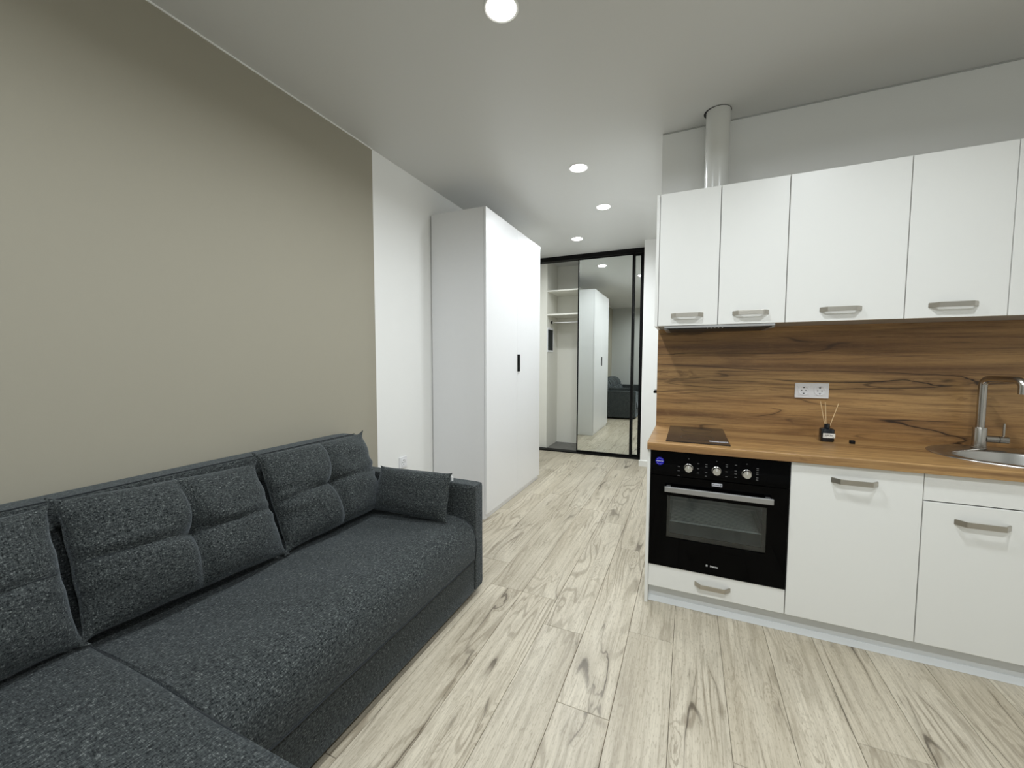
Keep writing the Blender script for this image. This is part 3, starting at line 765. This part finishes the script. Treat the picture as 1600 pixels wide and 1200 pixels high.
pts = [Vector((TX, TY, z)) for z in np.linspace(zb+.095, top-rb, 10)]
for a in np.linspace(0, math.pi/2, 9)[1:]: pts.append(Vector((TX, TY, top-rb))+dirv*(rb-rb*math.cos(a))+Vector((0, 0, rb*math.sin(a))))
e = Vector((TX, TY, top))+dirv*(L-rb); pts += [pts[-1].lerp(e, s) for s in (.33, .66, 1)]
for a in np.linspace(0, math.pi/2, 9)[1:]: pts.append(e+dirv*(rb*math.sin(a))+Vector((0, 0, -rb+rb*math.cos(a))))
pts.append(pts[-1]+Vector((0, 0, -.030)))
MB().tube(pts, .0155, 24).build('spout', M['steel'], tap, auto=50)
lv = MB().rod((TX+.020, TY-.005, zb+.046), (TX+.058, TY-.012, zb+.046), .0165, 28).build('valve_body', M['steel'], tap, auto=40)
MB().rod((TX+.060, TY-.0123, zb+.046), (TX+.088, TY-.017, zb+.046), .0165, 28).build('valve_cap', M['steel'], lv, auto=40)
MB().rod((TX+.073, TY-.0145, zb+.060), (TX+.073, TY-.0145, zb+.122), .0042, 16).build('lever', M['steel'], lv, auto=40)

# ------------------------------------------------------------------ small things on the worktop
bt = thing('reed_diffuser', (.656, 2.515, ZWT), 'dark glass reed diffuser bottle with pale label and three reeds', 'diffuser')
def superring(b, r, z, n=40, k=4, cx=.656, cy=2.515):
    out = []
    for i in range(n):
        a = 2*math.pi*i/n; c, s = math.cos(a), math.sin(a)
        out.append(b.verts.new((cx+r*math.copysign(abs(c)**(2/k), c), cy+r*math.copysign(abs(s)**(2/k), s), z)))
    return out
b = bmesh.new(); rings = []
for r, z, k in ((.020, 0, 3), (.027, .002, 4), (.029, .006, 4.5), (.029, .060, 4.5), (.027, .066, 4), (.018, .070, 3), (.0125, .071, 2), (.0125, .090, 2), (.0095, .090, 2), (.0095, .078, 2)): rings.append(superring(b, r, ZWT+z, k=k))
for A, B in zip(rings, rings[1:]):
    for i in range(40): b.faces.new((A[i], A[(i+1) % 40], B[(i+1) % 40], B[i]))
b.faces.new(rings[0][::-1]); b.faces.new(rings[-1])
mm = MB(); mm.merge(b); bo = mm.build('bottle', M['bottle'], bt, auto=40)
lb = MB().box(.634, .684, 2.4850, 2.4862, ZWT+.022, ZWT+.045).build('paper_label', M['paper'], bt)
m = MB()
for i in range(5): m.box(.641+.0035*i, .6438+.0035*i, 2.4846, 2.4852, ZWT+.0335, ZWT+.0375)
for i in range(4): m.box(.662+.0035*i, .6648+.0035*i, 2.4846, 2.4852, ZWT+.0325, ZWT+.0365)
m.box(.650, .667, 2.4846, 2.4852, ZWT+.040, ZWT+.0410); m.box(.639, .652, 2.4846, 2.4852, ZWT+.0285, ZWT+.0295); m.box(.673, .680, 2.4846, 2.4852, ZWT+.0255, ZWT+.0268)
tag(m.build('label_print', M['ink'], lb), kind='stuff')
for q in ((.623, 2.513, 1.058), (.648, 2.530, 1.052), (.697, 2.507, 1.050)):
    MB().rod((.656-(q[0]-.656)*.10, 2.515, ZWT+.02), q, .0019, 8).build('reed', M['reed'], bt, auto=60)
tag(MB().lathe([(0, 0), (.0115, 0), (.012, .001), (.012, .015), (.0112, .016), (0, .016)], 28, (.755, 2.492, ZWT)).build('bottle_cap', M['blackplastic'], None, auto=40), 'small black bottle cap lying on the worktop beside the diffuser', 'cap')

# ------------------------------------------------------------------ sockets
def socket(name, c, n, step, wdt, hgt, place, label, grp=None):
    """c: centre on the wall; place(a, b, out) -> world point for (right, up, out of wall)"""
    t = thing(name, tuple(place(0, 0, 0)), label, 'socket', grp)
    def bx(m, a0, a1, b0, b1, o0, o1, bev=0):
        p, q = place(a0, b0, o0), place(a1, b1, o1)
        lo = [min(p[i], q[i]) for i in range(3)]; hi = [max(p[i], q[i]) for i in range(3)]
        m.box(lo[0], hi[0], lo[1], hi[1], lo[2], hi[2], bev)
    m = MB(); bx(m, -wdt/2, wdt/2, -hgt/2, hgt/2, 0, .009, .0025); m.build('cover_plate', M['plastic'], t)
    for i in range(n):
        a = (i-(n-1)/2)*step
        m = MB()
        pr = [(.0275, .0095), (.0262, .0125), (.0205, .0125), (.0195, .0118), (.0188, .0093), (0, .0093)]
        d = (Vector(place(0, 0, 1))-Vector(place(0, 0, 0))).normalized()
        ax = 'Y' if abs(d.y) > .5 else 'X'
        m.lathe(pr, 40, tuple(place(a, 0, 0)), ax)
        ins = m.build('socket_insert', M['plastic'], t, auto=40)
        m = MB(); bx(m, a-.0275, a+.0275, -.0275, .0275, .0088, .0104, .001); m.build('insert_frame', M['plastic'], t)
        for dx in (-.0095, .0095):
            m = MB(); m.rod(place(a+dx, 0, .0085), place(a+dx, 0, .0108), .0030, 14); m.build('pin_hole', M['hole'], ins, auto=60)
        for dz in (-.0165, .0165):
            m = MB(); bx(m, a-.003, a+.003, dz-.0028, dz+.0028, .0085, .0128); m.build('earth_clip', M['hole'], ins)
    return t
socket('double_socket', None, 2, .073, .155, .083, lambda a, b, o: (.623+a, YB-.0065-o, 1.100+b), 'white double power socket on the oak splashback')
socket('wall_socket', None, 1, .0, .083, .083, lambda a, b, o: (XL+o, 2.362+a, .501+b), 'white single power socket low on the white wall behind the sofa arm')

# ------------------------------------------------------------------ wall cabinets
ZU0, ZU1 = 1.457, 2.1735
def wall_cabinet(x0, x1, splits, label, end=False, pulls=()):
    t = thing('wall_cabinet', ((x0+x1)/2, 2.54, ZU0), label, 'kitchen cabinet', 'white wall cabinets in a row')
    a = x0
    if end: box('end_panel', LAM, x0, x0+.016, YU+.001, YB-.001, ZU0-.002, ZU1, t); a = x0+.016
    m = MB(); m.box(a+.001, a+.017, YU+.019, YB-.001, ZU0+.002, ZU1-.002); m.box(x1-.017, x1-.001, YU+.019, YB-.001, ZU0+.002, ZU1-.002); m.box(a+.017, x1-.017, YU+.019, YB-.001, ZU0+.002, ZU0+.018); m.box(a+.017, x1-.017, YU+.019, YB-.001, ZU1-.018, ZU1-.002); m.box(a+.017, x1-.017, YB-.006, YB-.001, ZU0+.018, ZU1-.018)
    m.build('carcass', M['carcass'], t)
    for (s0, s1), pc in zip(splits, pulls):
        d = box('door', LAM, s0+.0017, s1-.0017, YU, YU+.016, ZU0, ZU1, t, .0015)
        pull('handle', pc-.082, pc+.082, YU, 1.5115, d)
    return t
wall_cabinet(XC, XS[1], ((-.167, .132), (.132, .432)), 'two-door white wall cabinet at the left end, over the hood', True, (-.018, .281))
wall_cabinet(XS[1], XS[2], ((.432, .885),), 'wide single-door white wall cabinet above the double socket', False, (.652,))
wall_cabinet(XS[2], XS[3], ((.885, 1.2165),), 'narrower white wall cabinet left of the one cut by the right edge', False, (1.046,))
wall_cabinet(XS[3], 1.72, ((1.2165, 1.72),), 'white wall cabinet cut off by the right edge of the photo', False, (1.47,))
hd = thing('range_hood', (.13, 2.54, ZU0), 'slim built-in hood under the left wall cabinet with steel front lip', 'range hood')
box('housing', M['filt'], -.120, .382, 2.4095, 2.680, ZU0-.020, ZU0+.0015, hd)
box('front_lip', M['bar'], -.132, .392, YU+.004, YU+.022, ZU0-.014, ZU0-.0005, hd, .001)
for xa in (-.132, .370): box('side_trim', M['bar'], xa, xa+.022, YU+.0225, 2.66, ZU0-.022, ZU0-.0025, hd)
for i in range(5): MB().rod((.085+.018*i, 2.4100, ZU0-.0165), (.085+.018*i, 2.4080, ZU0-.0165), .003, 12).build('button', M['print'], hd, auto=40)
dc = thing('vent_duct', (.115, 2.580, ZU1), 'round white vent pipe rising from wall cabinet into the ceiling', 'vent pipe')
MB().rod((.113, 2.580, ZU1-.002), (.113, 2.580, H+.03), .0615, 48, cap=False).build('pipe', M['duct'], dc, auto=40)
MB().lathe([(.0, -.0006), (.070, -.0006), (.070, -.0002), (.0, -.0002)], 48, (.109, 2.583, H)).build('ceiling_hole', M['hole'], dc)
MB().lathe([(.0625, 0), (.0665, 0), (.0665, -.008), (.0625, -.008), (.0625, 0)], 48, (.113, 2.580, ZU1+.010)).build('pipe_collar', M['duct'], dc, auto=40)
